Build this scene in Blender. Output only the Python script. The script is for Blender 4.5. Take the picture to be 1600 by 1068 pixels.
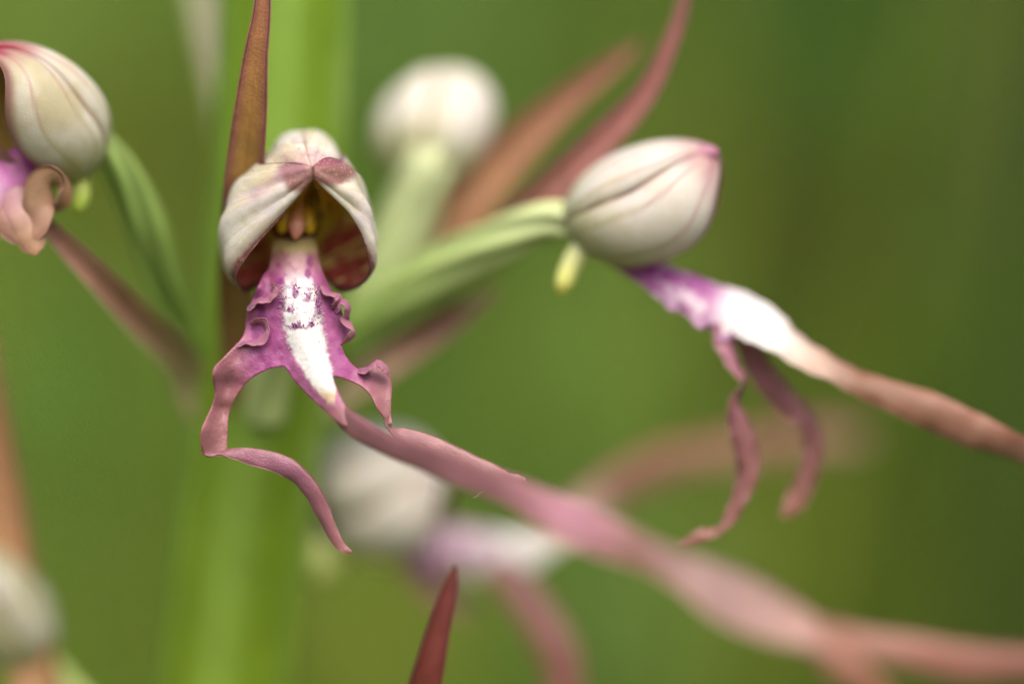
import bpy, math, random
import numpy as np
from mathutils import Vector
from mathutils.geometry import delaunay_2d_cdt

for o in list(bpy.data.objects): bpy.data.objects.remove(o)
scene = bpy.context.scene
C = scene.collection

# ------------------------------------------------------------------ camera, sky, sun, exposure
S = 4.7e-5            # metres for one unit of the drawing grid (the grid is 1600 x 1068 on the plane of sharp focus)
D = 6400.0            # camera distance from that plane, in the same units (0.30 m)
CZ = 0.40             # height of the lens above the meadow
cam = bpy.data.cameras.new('camera')
cam.sensor_width = 36.0
cam.lens = 36.0 * D / 1600.0
cam.clip_start = 0.005; cam.clip_end = 400.0
cam.dof.use_dof = True
cam.dof.focus_distance = D * S
cam.dof.aperture_fstop = 4.0
cam.dof.aperture_blades = 0
camo = bpy.data.objects.new('camera', cam); C.objects.link(camo)
camo.location = (0, -D * S, CZ)
camo.rotation_euler = (math.radians(90), 0, 0)
scene.camera = camo

SUN_EL, SUN_AZ = math.radians(54), math.radians(168)      # azimuth measured from +Y (away from the lens) towards +X
world = bpy.data.worlds.new('World'); scene.world = world; world.use_nodes = True
wn = world.node_tree
bg = wn.nodes['Background']
sky = wn.nodes.new('ShaderNodeTexSky'); sky.sky_type = 'NISHITA'; sky.sun_disc = False
sky.sun_elevation = SUN_EL; sky.sun_rotation = SUN_AZ
sky.air_density = 1.0; sky.dust_density = 7.0; sky.ozone_density = 1.0
wn.links.new(sky.outputs[0], bg.inputs[0]); bg.inputs[1].default_value = 0.15
sl = bpy.data.lights.new('sun', 'SUN'); sl.energy = 1.7; sl.angle = math.radians(60); sl.color = (1.0, 0.92, 0.80)
so = bpy.data.objects.new('sun', sl); C.objects.link(so)
sd = Vector((math.sin(SUN_AZ) * math.cos(SUN_EL), math.cos(SUN_AZ) * math.cos(SUN_EL), math.sin(SUN_EL)))
so.rotation_euler = sd.to_track_quat('Z', 'Y').to_euler(); so.location = (0, 0, 3)
scene.view_settings.view_transform = 'Standard'; scene.view_settings.look = 'None'
scene.view_settings.gamma = 1.0; scene.view_settings.use_curve_mapping = False
scene.view_settings.exposure = 0.52
scene.render.engine = 'CYCLES'
scene.cycles.max_bounces = 6; scene.cycles.transparent_max_bounces = 8
scene.cycles.use_denoising = True

# ------------------------------------------------------------------ helpers
rng = np.random.default_rng(7)
random.seed(7)
A = np.array
def srgb(r, g, b):
    c = A([r, g, b]) / 255.0
    return np.where(c <= 0.04045, c / 12.92, ((c + 0.055) / 1.055) ** 2.4)
def P(p):                                   # grid (x, y, depth) -> space in grid units, X right, Y away, Z up
    p = np.asarray(p, float); k = (D + p[..., 2]) / D
    return np.stack([(p[..., 0] - 800) * k, p[..., 2], (534 - p[..., 1]) * k + CZ / S], -1)
def unP(q):
    k = (D + q[..., 1]) / D
    return q[..., 0] / k + 800, 534 - (q[..., 2] - CZ / S) / k
def ss(a, b, x):
    t = np.clip((np.asarray(x, float) - a) / (b - a), 0, 1); return t * t * (3 - 2 * t)
def mix(a, b, f):
    f = np.asarray(f)[..., None]; return a * (1 - f) + b * f
def spl(pts, n):                            # Catmull-Rom through rows of pts, n samples, axis 0
    p = np.asarray(pts, float); m = len(p)
    e = np.concatenate([2 * p[:1] - p[1:2], p, 2 * p[-1:] - p[-2:-1]])
    t = np.linspace(0, m - 1, n); i = np.minimum(t.astype(int), m - 2); f = (t - i)
    f = f.reshape((-1,) + (1,) * (p.ndim - 1))
    a, b, c, d = e[i], e[i + 1], e[i + 2], e[i + 3]
    return 0.5 * (2 * b + (c - a) * f + (2 * a - 5 * b + 4 * c - d) * f ** 2 + (3 * b - a - 3 * c + d) * f ** 3)
def vnoise(x, y, seed=0):
    x = np.asarray(x, float); y = np.asarray(y, float)
    xi = np.floor(x).astype(np.int64); yi = np.floor(y).astype(np.int64); fx = x - xi; fy = y - yi
    fx = fx * fx * (3 - 2 * fx); fy = fy * fy * (3 - 2 * fy)
    def h(a, b):
        v = np.sin(a * 127.1 + b * 311.7 + seed * 74.7) * 43758.5453; return v - np.floor(v)
    return (h(xi, yi) * (1 - fx) + h(xi + 1, yi) * fx) * (1 - fy) + (h(xi, yi + 1) * (1 - fx) + h(xi + 1, yi + 1) * fx) * fy
def fbm(x, y, seed=0):
    return 0.55 * vnoise(x, y, seed) + 0.3 * vnoise(2 * x, 2 * y, seed + 1) + 0.15 * vnoise(4 * x, 4 * y, seed + 2)
def stops(t, st):
    t = np.asarray(t, float); xs = [s[0] for s in st]; cs = A([s[1] for s in st])
    return np.stack([np.interp(t, xs, cs[:, k]) for k in range(3)], -1)
def dusty(c, k=0.22):
    g = (c * A([0.3, 0.5, 0.2])).sum(-1, keepdims=True); return c * (1 - k) + g * A([1.0, 0.98, 1.02]) * k * 1.0
def wpos(o):
    v = A((0., 0., 0.))
    while o is not None: v = v + A(o.location); o = o.parent
    return v
def empty(name, at, parent=None):
    o = bpy.data.objects.new(name, None); C.objects.link(o); o.empty_display_size = 0.005
    w = np.asarray(at, float) * S
    if parent is not None: o.parent = parent; w = w - wpos(parent)
    o.location = w; return o
def mesh(name, V, F, col, mat, parent=None, smooth=True, origin=None):
    V = np.asarray(V, float) * S
    og = wpos(parent) if parent is not None else (A((0., 0., 0.)) if origin is None else np.asarray(origin) * S)
    me = bpy.data.meshes.new(name)
    me.from_pydata((V - og).tolist(), [], F if isinstance(F, list) else F.tolist())
    me.polygons.foreach_set('use_smooth', np.full(len(me.polygons), smooth))
    at = me.color_attributes.new('Col', 'FLOAT_COLOR', 'POINT')
    c4 = np.ones((len(V), 4), np.float32); c4[:, :3] = np.clip(np.broadcast_to(col, (len(V), 3)), 0, 1)
    at.data.foreach_set('color', c4.ravel())
    me.materials.append(mat); me.update()
    o = bpy.data.objects.new(name, me); C.objects.link(o)
    if parent is not None: o.parent = parent
    else: o.location = og
    return o
def gridfaces(nr, nc, off=0, flip=False):
    i = np.arange(nr - 1)[:, None]; j = np.arange(nc - 1)[None, :]
    a = (i * nc + j + off).ravel()
    f = np.stack([a, a + nc, a + nc + 1, a + 1], -1)
    return f[:, ::-1] if flip else f
def normals(G):
    n = np.cross(np.gradient(G, axis=0), np.gradient(G, axis=1))
    l = np.linalg.norm(n, axis=-1, keepdims=True); return n / np.maximum(l, 1e-6)
def sheet(name, G, th, colO, colI, mat, parent, ref=None):
    """closed petal skin of thickness th round the grid of points G; colO on the side away from ref, colI on the other"""
    nr, nc = G.shape[:2]; n = normals(G)
    if ref is not None and (n * (G - ref)).sum() < 0: n = -n; fl = True
    else: fl = False
    s = np.linspace(-1, 1, nc)[None, :, None]; th = np.asarray(th) * (0.45 + 0.55 * np.sqrt(np.maximum(1 - np.abs(s) ** 6, 0)))
    V = np.concatenate([(G + n * th / 2).reshape(-1, 3), (G - n * th / 2).reshape(-1, 3)])
    m = nr * nc; idx = np.arange(m).reshape(nr, nc)
    b = np.concatenate([idx[0, :], idx[1:, -1], idx[-1, -2::-1], idx[-2:0:-1, 0]]); b2 = np.roll(b, -1)
    rim = np.stack([b, b2, b2 + m, b + m], -1)
    if fl: rim = rim[:, ::-1]
    # n = d/drow x d/dcol, so faces wound (row, col) look along n
    F = np.concatenate([gridfaces(nr, nc, 0, fl), gridfaces(nr, nc, m, not fl), rim[:, ::-1]])
    cO = np.broadcast_to(colO, G.shape).reshape(-1, 3); cI = np.broadcast_to(colI, G.shape).reshape(-1, 3)
    return mesh(name, V, F, np.concatenate([cO, cI]), mat, parent)
def surf(ctrl, nr, nc):
    c = P(ctrl)
    a = spl(c, nr); return spl(a.transpose(1, 0, 2), nc).transpose(1, 0, 2)
def ribbon(name, pts, mat, parent, colf, n=90, nc=13, th=5.0, ruf=0.0, freq=3.0, ph=0.0, seed=0, space=False):
    """pts rows: x, y, depth, width, turn in degrees about its own length, cup (edge lift over width)"""
    p = spl(A([list(q) + [0] * (6 - len(q)) for q in pts], float), n)
    c = p[:, :3] if space else P(p[:, :3])
    T = np.gradient(c, axis=0); T /= np.linalg.norm(T, axis=1, keepdims=True)
    view = A([0., 1., 0.])
    B = np.cross(T, view); B /= np.linalg.norm(B, axis=1, keepdims=True)
    N = np.cross(B, T)
    a = np.radians(p[:, 4])[:, None]
    Bs = B * np.cos(a) + N * np.sin(a); Ns = -B * np.sin(a) + N * np.cos(a)
    s = np.linspace(-1, 1, nc)
    t = np.linspace(0, 1, n)
    w = np.maximum(p[:, 3], 1.0)
    G = c[:, None, :] + Bs[:, None, :] * (s[None, :, None] * w[:, None, None] / 2)
    lift = p[:, 5][:, None] * w[:, None] * (s[None, :] ** 2)
    side = np.where(s < 0, 0.0, 1.7)[None, :]
    wob = ruf * (np.sin(2 * np.pi * freq * t[:, None] + ph + side) + 0.6 * np.sin(2 * np.pi * freq * 2.3 * t[:, None] + 2 * ph + side * 2)) * np.abs(s[None, :]) ** 1.6 * np.sin(np.pi * np.clip(t[:, None], 0.02, 0.98)) ** 0.3
    lift = lift + wob + (vnoise(t[:, None] * 9 + seed, s[None, :] * 1.3, seed) - 0.5) * 0.05 * w[:, None]
    G = G + Ns[:, None, :] * lift[..., None]
    col = colf(t[:, None] + 0 * s[None, :], s[None, :] + 0 * t[:, None])
    return sheet(name, G, th, col, col, mat, parent)
def tube(name, pts, mat, parent, colf, n=80, m=28, ribs=0, ribamp=0.06, twist=0.0, space=False, flat=1.0):
    """pts rows: x, y, depth, radius"""
    p = spl(A(pts, float), n); c = p[:, :3] if space else P(p[:, :3])
    T = np.gradient(c, axis=0); T /= np.linalg.norm(T, axis=1, keepdims=True)
    B = np.cross(T, A([0.02, 1., 0.03])); B /= np.linalg.norm(B, axis=1, keepdims=True); N = np.cross(B, T)
    th = np.linspace(0, 2 * np.pi, m, endpoint=False); t = np.linspace(0, 1, n)
    r = p[:, 3][:, None] * (1 + ribamp * np.cos(ribs * (th[None, :] + twist * t[:, None]))) if ribs else p[:, 3][:, None] * np.ones((1, m))
    V = c[:, None, :] + B[:, None, :] * (r * np.cos(th))[..., None] + N[:, None, :] * (r * np.sin(th) * flat)[..., None]
    col = colf(t[:, None] + 0 * th[None, :], (th[None, :] + twist * t[:, None]))
    i = np.arange(n - 1)[:, None]; j = np.arange(m)[None, :]; j2 = (j + 1) % m
    F = np.stack([(i * m + j).ravel(), (i * m + j2).ravel(), ((i + 1) * m + j2).ravel(), ((i + 1) * m + j).ravel()], -1).tolist()
    F.append(list(range(m))[::-1]); F.append([(n - 1) * m + k for k in range(m)])
    return mesh(name, V.reshape(-1, 3), F, col.reshape(-1, 3), mat, parent)
def ellipsoid(name, c, ax, mat, parent, colf, tilt=0.0, taper=0.0, n=26, m=26):
    """an egg at grid point c, half-axes ax (right, away, up), narrowing upwards by taper, leaning by tilt"""
    ph = np.linspace(-np.pi / 2, np.pi / 2, n)[:, None]; th = np.linspace(0, 2 * np.pi, m, endpoint=False)[None, :]
    k = 1 - taper * np.sin(ph)
    q = np.stack([ax[0] * np.cos(ph) * np.cos(th) * k, ax[1] * np.cos(ph) * np.sin(th) * k, ax[2] * np.sin(ph) + 0 * th], -1)
    ct, st = math.cos(tilt), math.sin(tilt)
    q = np.stack([q[..., 0] * ct + q[..., 2] * st, q[..., 1], -q[..., 0] * st + q[..., 2] * ct], -1) + P(c)
    i = np.arange(n - 1)[:, None]; j = np.arange(m)[None, :]; j2 = (j + 1) % m
    F = np.stack([(i * m + j).ravel(), (i * m + j2).ravel(), ((i + 1) * m + j2).ravel(), ((i + 1) * m + j).ravel()], -1)
    col = colf((np.sin(ph) + 1) / 2 + 0 * th, th + 0 * ph)
    return mesh(name, q.reshape(-1, 3), F, np.asarray(col).reshape(-1, 3), mat, parent)

# ------------------------------------------------------------------ materials (the pigment of each petal is stored on its mesh)
def make_mat(name, rough=0.5, trans=0.2, bump=0.25, fine=5200.0, mott=0.12, spec=0.35, sss=0.0, sheen=0.0, coarse=900.0):
    m = bpy.data.materials.new(name); m.use_nodes = True; nt = m.node_tree; N = nt.nodes; L = nt.links
    b = N['Principled BSDF']; out = N['Material Output']
    at = N.new('ShaderNodeAttribute'); at.attribute_name = 'Col'
    tc = N.new('ShaderNodeTexCoord')
    n1 = N.new('ShaderNodeTexNoise'); n1.inputs['Scale'].default_value = coarse; n1.inputs['Detail'].default_value = 4
    n2 = N.new('ShaderNodeTexVoronoi'); n2.inputs['Scale'].default_value = fine
    n3 = N.new('ShaderNodeTexNoise'); n3.inputs['Scale'].default_value = fine * 0.45; n3.inputs['Detail'].default_value = 3
    for k in (n1, n2, n3): L.new(tc.outputs['Object'], k.inputs['Vector'])
    mr = N.new('ShaderNodeMapRange'); mr.inputs[1].default_value = 0.3; mr.inputs[2].default_value = 0.7
    mr.inputs[3].default_value = 1 - mott; mr.inputs[4].default_value = 1 + mott; L.new(n1.outputs[0], mr.inputs[0])
    mu = N.new('ShaderNodeMix'); mu.data_type = 'RGBA'; mu.blend_type = 'MULTIPLY'; mu.inputs[0].default_value = 1
    L.new(at.outputs['Color'], mu.inputs[6]); L.new(mr.outputs[0], mu.inputs[7])
    ad = N.new('ShaderNodeMath'); ad.operation = 'ADD'; L.new(n2.outputs['Distance'], ad.inputs[0]); L.new(n3.outputs[0], ad.inputs[1])
    bp = N.new('ShaderNodeBump'); bp.inputs['Strength'].default_value = bump; bp.inputs['Distance'].default_value = 0.00012
    bp.invert = True
    L.new(ad.outputs[0], bp.inputs['Height'])
    b.inputs['Roughness'].default_value = rough; b.inputs['Specular IOR Level'].default_value = spec
    L.new(mu.outputs[2], b.inputs['Base Color']); L.new(bp.outputs[0], b.inputs['Normal'])
    if sss:
        b.inputs['Subsurface Weight'].default_value = sss; b.inputs['Subsurface Radius'].default_value = (1.0, 0.6, 0.5); b.inputs['Subsurface Scale'].default_value = 0.0006
    if sheen:
        b.inputs['Sheen Weight'].default_value = sheen; b.inputs['Sheen Roughness'].default_value = 0.4
    if trans:
        tr = N.new('ShaderNodeBsdfTranslucent'); L.new(mu.outputs[2], tr.inputs['Color'])
        mx = N.new('ShaderNodeMixShader'); mx.inputs[0].default_value = trans
        L.new(b.outputs[0], mx.inputs[1]); L.new(tr.outputs[0], mx.inputs[2]); L.new(mx.outputs[0], out.inputs['Surface'])
    return m
M_SEPAL = make_mat('sepal_skin', 0.45, 0.42, 0.16, 6200, 0.04, 0.35, 0.25, 0.1)
M_LIP = make_mat('lip_skin', 0.38, 0.28, 0.22, 6800, 0.06, 0.45, 0.15, 0.15)
M_COLUMN = make_mat('column_wax', 0.32, 0.0, 0.2, 5000, 0.10, 0.5, 0.3)
M_GREEN = make_mat('stem_skin', 0.45, 0.0, 0.15, 3000, 0.08, 0.35, 0.4, 0.0, 260)
M_BRACT = make_mat('bract_skin', 0.45, 0.25, 0.18, 5200, 0.12, 0.4, 0.0, 0.05)
M_HAIR = make_mat('lip_hair', 0.5, 0.75, 0.0, 4000, 0.04, 0.4)
M_GRASS = make_mat('grass_blade', 0.5, 0.3, 0.0, 600, 0.15, 0.3, 0, 0, 60)
M_SOIL = make_mat('meadow_soil', 0.9, 0.0, 0.6, 160, 0.35, 0.2, 0, 0, 18)

CREAM = A([0.83, 0.81, 0.69]); WHITE = A([0.88, 0.87, 0.87]); MAUVE = srgb(150, 88, 104); DKPUR = srgb(92, 30, 62)
MAROON = srgb(172, 78, 74); YEL = srgb(196, 178, 96); PINK = srgb(186, 104, 148); MAG = srgb(150, 52, 128); ROSE = srgb(176, 106, 110)
OLIVE = srgb(140, 118, 24); BROWN = srgb(80, 40, 22); PALE = srgb(190, 205, 140); GREEN = srgb(120, 150, 60)

# ------------------------------------------------------------------ setting: meadow ground with a bank behind the plant
def gz(x, y):
    x = np.asarray(x, float); y = np.asarray(y, float)
    return 1.05 * ss(0.62, 1.75, y) + 0.5 * ss(4, 60, y) + 0.015 * (vnoise(x * 5, y * 5, 3) - 0.5) + 0.004 * (vnoise(x * 40, y * 40, 4) - 0.5)
gx = np.concatenate([np.linspace(-60, -2.2, 14), np.linspace(-2, 2, 90), np.linspace(2.2, 60, 14)])
gy = np.concatenate([np.linspace(-60, -1.4, 12), np.linspace(-1.2, 2.6, 90), np.linspace(2.9, 80, 14)])
GX, GY = np.meshgrid(gx, gy, indexing='ij')
GV = np.stack([GX, GY, gz(GX, GY)], -1)
gcol = mix(srgb(74, 70, 34), srgb(70, 96, 34), fbm(GX * 7, GY * 7, 5))
g = mesh('ground', GV.reshape(-1, 3) / S, gridfaces(len(gx), len(gy)), gcol.reshape(-1, 3), M_SOIL); g['kind'] = 'structure'

def blades(name, n, xr, yr, hr, wr, palette, seed, lean=0.35, dens=None):
    r = np.random.default_rng(seed)
    x = r.uniform(*xr, n); y = r.uniform(*yr, n); h = r.uniform(*hr, n); w = r.uniform(*wr, n)
    a = r.uniform(0, 2 * np.pi, n); ln = r.uniform(0.05, lean, n); f = r.uniform(0, 2 * np.pi, n)
    if dens is not None:
        k = r.uniform(0, 1, n) < dens(x, y); x, y, h, w, a, ln, f = [q[k] for q in (x, y, h, w, a, ln, f)]; n = len(x)
    z = gz(x, y) - 0.005
    seg = 6; V = np.zeros((n, seg * 2, 3)); t = np.linspace(0, 1, seg)
    for k in range(seg):
        cx = x + np.cos(a) * ln * h * t[k] ** 2; cy = y + np.sin(a) * ln * h * t[k] ** 2; cz = z + h * (t[k] - 0.25 * ln * t[k] ** 2)
        ww = w * (1 - t[k] ** 2.2 * 0.95) * 0.5; dx = np.cos(f + 0.5 * t[k]) * ww; dy = np.sin(f + 0.5 * t[k]) * ww
        V[:, 2 * k] = np.stack([cx - dx, cy - dy, cz], -1); V[:, 2 * k + 1] = np.stack([cx + dx, cy + dy, cz], -1)
    b = (np.arange(n) * seg * 2)[:, None]; F = []
    for k in range(seg - 1): F.append(np.concatenate([b + 2 * k, b + 2 * k + 1, b + 2 * k + 3, b + 2 * k + 2], 1))
    col = palette(x, y, r)[:, None, :] * (0.85 + 0.3 * r.uniform(0, 1, (n, 1, 1))) * np.ones((1, seg * 2, 1))
    o = mesh(name, V.reshape(-1, 3) / S, np.concatenate(F), col.reshape(-1, 3), M_GRASS); o['kind'] = 'stuff'
    return o
GA, GB, GC, GD = srgb(118, 134, 38), srgb(94, 134, 50), srgb(146, 152, 54), srgb(50, 70, 18)
def pal(x, y, r):
    n = fbm(x * 6 + 3, y * 2.5, 11); c = mix(GB, GA, ss(0.3, 0.6, n)); c = mix(c, GC, ss(0.55, 0.8, fbm(x * 9, y * 3 + 7, 12)) * 0.8)
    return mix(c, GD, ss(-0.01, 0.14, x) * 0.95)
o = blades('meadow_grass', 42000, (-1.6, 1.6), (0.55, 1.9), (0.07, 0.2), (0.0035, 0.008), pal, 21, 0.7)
o['label'] = 'soft green meadow grass covering the bank behind the orchid'; o['category'] = 'grass'
def pal2(x, y, r):
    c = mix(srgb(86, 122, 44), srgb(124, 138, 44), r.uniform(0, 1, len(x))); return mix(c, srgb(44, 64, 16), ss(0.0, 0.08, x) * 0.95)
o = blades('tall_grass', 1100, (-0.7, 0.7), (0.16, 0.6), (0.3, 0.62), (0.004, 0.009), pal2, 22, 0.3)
o['label'] = 'tall upright grass blades between the orchid and the bank'; o['category'] = 'grass'

def herbs(name, spots):
    V = []; F = []; Cc = []
    for (px, py, y, w, h, tilt, col) in spots:                       # lance-shaped leaves on stalks rising from the turf
        k = (y / S + D) / D; cx = (px - 800) * k * S; cz = CZ + (534 - py) * k * S; w *= k * S; h *= k * S
        z0 = float(gz(cx, y)); n = 26; m = 7; o0 = len(V)
        for i in range(n):
            zz = z0 + (cz - h / 2 - z0) * i / 5 if i < 5 else cz - h / 2 + h * (i - 5) / (n - 6)
            t = (zz - z0) / (cz + h / 2 - z0); q = (zz - (cz - h / 2)) / h
            ww = 0.0012 + (0.5 * w * math.sin(math.pi * min(max(q, 0), 1) ** 0.85) ** 0.9 * (1 + 0.05 * math.sin(23 * q + px)) if q > 0 else 0)
            for j in range(m):
                e = -1 + 2 * j / (m - 1); V.append((cx + math.sin(tilt) * (zz - cz) + e * ww, y - 0.25 * ww * (1 - e * e) - 0.1 * (zz - cz) * t, zz)); Cc.append(col * (0.8 if j == m // 2 else 1))
        for i in range(n - 1):
            for j in range(m - 1): a = o0 + i * m + j; F.append([a, a + 1, a + m + 1, a + m])
    o = mesh(name, A(V) / S, F, A(Cc), M_GRASS); o['kind'] = 'stuff'; return o
LG, YG, BG, DG_ = srgb(112, 142, 58), srgb(126, 138, 44), srgb(108, 138, 66), srgb(44, 58, 18)
o = herbs('meadow_herbs', [(60,40,.22,240,300,.2,LG),(90,570,.24,230,260,-.3,srgb(100, 142, 56)),(30,720,.3,160,300,.1,BG),(960,560,.24,200,300,.3,LG),(1010,960,.26,230,330,-.2,BG),(590,1010,.24,240,260,.1,YG),(860,700,.3,160,260,.2,LG),
  (640,40,.3,180,300,-.2,BG),(1180,320,.32,200,420,.05,srgb(98, 108, 32)),(1260,860,.28,220,360,.15,srgb(98, 114, 32)),(1330,80,.3,230,360,-.2,srgb(54, 94, 20)),(1590,560,.3,160,420,.05,srgb(66, 104, 32)),(240,240,.34,190,460,-.1,srgb(90, 92, 24)),(1440,330,.3,260,330,.2,DG_),(1570,120,.3,150,400,0,DG_),(1360,560,.34,220,260,.3,DG_)])
o['label'] = 'blurred broad leaves of meadow herbs rising from the turf behind the orchid'; o['category'] = 'herbs'

# ------------------------------------------------------------------ the orchid
STEM = [(456, -900, 330, 88), (452, -300, 370, 100), (444, 0, 390, 107), (432, 300, 410, 110), (404, 640, 430, 112), (372, 900, 450, 113), (352, 1100, 470, 114), (300, 1700, 520, 120), (230, 3000, 600, 128), (170, 5200, 700, 140), (150, 7700, 760, 165)]
base = P(A(STEM[-1][:3])); base[2] = gz(base[0] * S, base[1] * S) / S
orchid = empty('orchid_plant', base)
orchid['label'] = 'lizard orchid spike with cream hooded flowers, twisted pink ribbon lips and thick green stem'
orchid['category'] = 'orchid'
def cstem(t, th):
    c = mix(srgb(98, 128, 20), srgb(118, 150, 56), 0.5 + 0.5 * np.cos(th * 5 + 0.6)); return mix(c, srgb(120, 130, 30), ss(0.2, 0.9, t) * 0.4)
tube('stem', STEM, M_GREEN, orchid, cstem, 160, 60, 11, 0.022, 0.5)

def cgreen(a, b, k=7):
    def f(t, th): return mix(mix(a, b, t), mix(a, b, t) * 0.72, 0.5 + 0.5 * np.cos(th * k / 2))
    return f
def flower(at, label):
    o = empty('flower', P(A(at, float)), orchid); o['label'] = label; return o
def cbract(base_c, mid_c, tip_c, edge_c, seed=0):
    def f(t, s):
        c = stops(t, [(0, base_c), (0.45, mid_c), (1, tip_c)])
        c = mix(c, edge_c, ss(0.45, 0.95, np.abs(s)) * 0.8)
        c = mix(c, c * 0.7, ss(0.2, 0.0, np.abs(s)) * 0.35)
        return dusty(mix(c, c * A([1.25, 1.3, 1.1]), ss(0.72, 0.85, vnoise(t * 160, s * 14, seed)) * 0.7), 0.12)
    return f

# ---- hero flower, in focus -------------------------------------------------
hero = flower((468, 345, 90), 'sharp cream hooded flower with open mouth, hairy white and purple lip before the stem')
HREF = P(A([468., 345., 90.]))
def sep_col(kind):
    def f(G, u, v):
        x, y = unP(G); n = fbm(x / 22, y / 22, 31); fine = vnoise(x / 3.0, y / 3.0, 32)
        c = mix(CREAM, WHITE * 0.97, ss(0.35, 0.75, n) * 0.8)
        vein = np.abs(np.sin(np.pi * (v * 4 + 0.15 * np.sin(u * 4))))
        c = mix(c, srgb(196, 180, 150), ss(0.16, 0.0, vein) * 0.45 * ss(0.1, 0.5, u))
        if kind == 'dorsal':
            d = np.abs(v - 0.5); c = mix(c, srgb(170, 100, 118), ss(0.035, 0.0, d) * 0.7)
            c = mix(c, srgb(205, 158, 160), ss(0.72, 0.92, u + 0.25 * n) * 0.6)
            c = mix(c, srgb(140, 76, 100), ss(0.06, 0.0, np.minimum(v, 1 - v)) * 0.8)
            c = mix(c, srgb(165, 100, 115), ss(0.7, 0.8, vnoise(x / 9 + 3, y / 5, 33)) * 0.25 * ss(0.2, 0.4, u))
            c = mix(c, srgb(190, 150, 100), ss(0.9, 1.0, u) * 0.6)
        elif kind == 'left':
            d = np.hypot((x - 472) / 50.0, (y - 274) / 34.0) + 0.5 * (n - 0.5)
            c = mix(c, srgb(142, 92, 92), ss(1.0, 0.55, d) * 0.92 * (G[..., 1] < 40))
            band = np.abs((y - 262) + 0.95 * (x - 470) * 0.55 + 0); band = np.abs((y - 268) + 0.62 * (x - 455))
            c = mix(c, srgb(196, 148, 168), ss(20, 4, band) * 0.55 * ss(360, 410, x) * (G[..., 1] < 60))
            c = mix(c, srgb(118, 58, 88), ss(0.05, 0.0, v) * 0.9)
        else:
            d = np.hypot((x - 512) / 50.0, (y - 268) / 24.0) + 0.5 * (n - 0.5)
            c = mix(c, srgb(142, 92, 92), ss(1.1, 0.6, d) * 0.92 * (G[..., 1] < 60))
            c = mix(c, srgb(160, 92, 112), ss(0.30, 0.12, v) * 0.85 * ss(0.45, 0.65, u))
            c = mix(c, srgb(118, 58, 88), ss(0.06, 0.0, v) * 0.9)
        if kind != 'dorsal':
            c = mix(c, srgb(104, 42, 66), ss(0.90, 0.96, v + 0.03 * (fine - 0.5)))
            c = mix(c, srgb(176, 128, 120), ss(0.82, 0.93, v) * 0.4)
        lum = c.mean(-1); gr = vnoise(x / 1.7, y / 1.7, 36)
        c = mix(c, srgb(214, 170, 150), ss(0.74, 0.86, gr) * ss(0.55, 0.3, lum) * 0.75)
        c = mix(c, srgb(216, 204, 150), ss(0.5, 0.75, fbm(u * 3 + 4, v * 16, 37)) * 0.5 * ss(0.5, 0.65, lum))
        c = mix(c, srgb(212, 196, 210), ss(0.52, 0.75, fbm(u * 4, v * 12 + 9, 38)) * 0.4 * ss(0.5, 0.65, lum))
        return c * (0.94 + 0.12 * fine)[..., None]
    return f
def sep_in(G, u, v):
    x, y = unP(G); n = fbm(x / 15 + 5, y / 10, 41)
    lines = np.abs(np.sin((y * 0.95 + x * 0.35 + 14 * n) / 13.0))
    c = mix(MAROON, YEL * 0.95, ss(0.42, 0.08, lines) * ss(0.36, 0.5, fbm(x / 30 + 2, y / 20, 42)) * 0.9)
    c = mix(c, srgb(196, 126, 112), ss(0.5, 0.66, vnoise(x / 9, y / 8, 43)) * 0.6)
    for (ax_, ay_, sl_, wd_) in ((520, 352, -0.25, 9), (540, 405, -0.35, 5), (548, 432, -0.5, 3.5), (556, 380, -0.6, 4)):
        c = mix(c, srgb(232, 214, 140), ss(wd_, wd_ * 0.35, np.abs(y - ay_ - sl_ * (x - ax_) + 5 * (n - 0.5))) * (x > 500) * ss(497, 508, x) * ss(0.25, 0.45, vnoise(x / 14, y / 14, 45)))
    c = mix(c, srgb(226, 212, 140), ss(46, 30, np.abs(x - 462)) * 0.9 * ss(330, 350, y))
    c = mix(c, srgb(196, 176, 80), ss(352, 336, y + 0.25 * (x - 520)) * 0.85)
    c = mix(c, srgb(120, 66, 34), ss(0.56, 0.66, vnoise(x / 12 + 1, y / 10, 44)) * ss(350, 335, y) * 0.7)
    return mix(c, srgb(84, 26, 44), ss(0.93, 0.985, v))
def sepal(name, ctrl, kind, nr=120, nc=90, th=6.0):
    G = surf(A(ctrl, float), nr, nc); u = np.linspace(0, 1, nr)[:, None] + np.zeros((1, nc)); v = np.linspace(0, 1, nc)[None, :] + np.zeros((nr, 1))
    n = normals(G); x, y = unP(G)
    rid = 2.2 * np.sin(v * np.pi * 7 + u * 3) * ss(0.1, 0.4, u) * ss(1.0, 0.8, u) + 4 * (fbm(x / 30, y / 30, 51) - 0.5)
    if kind == 'dorsal': rid = rid * 0.6 - 5 * np.exp(-((v - 0.5) / 0.05) ** 2) * ss(0.2, 0.5, u)
    sg = 1.0 if (n * (G - HREF)).sum() > 0 else -1.0
    G = G + n * (sg * rid)[..., None]
    return sheet(name, G, th, sep_col(kind)(G, u, v), sep_in(G, u, v), M_SEPAL, hero, HREF)
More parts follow.
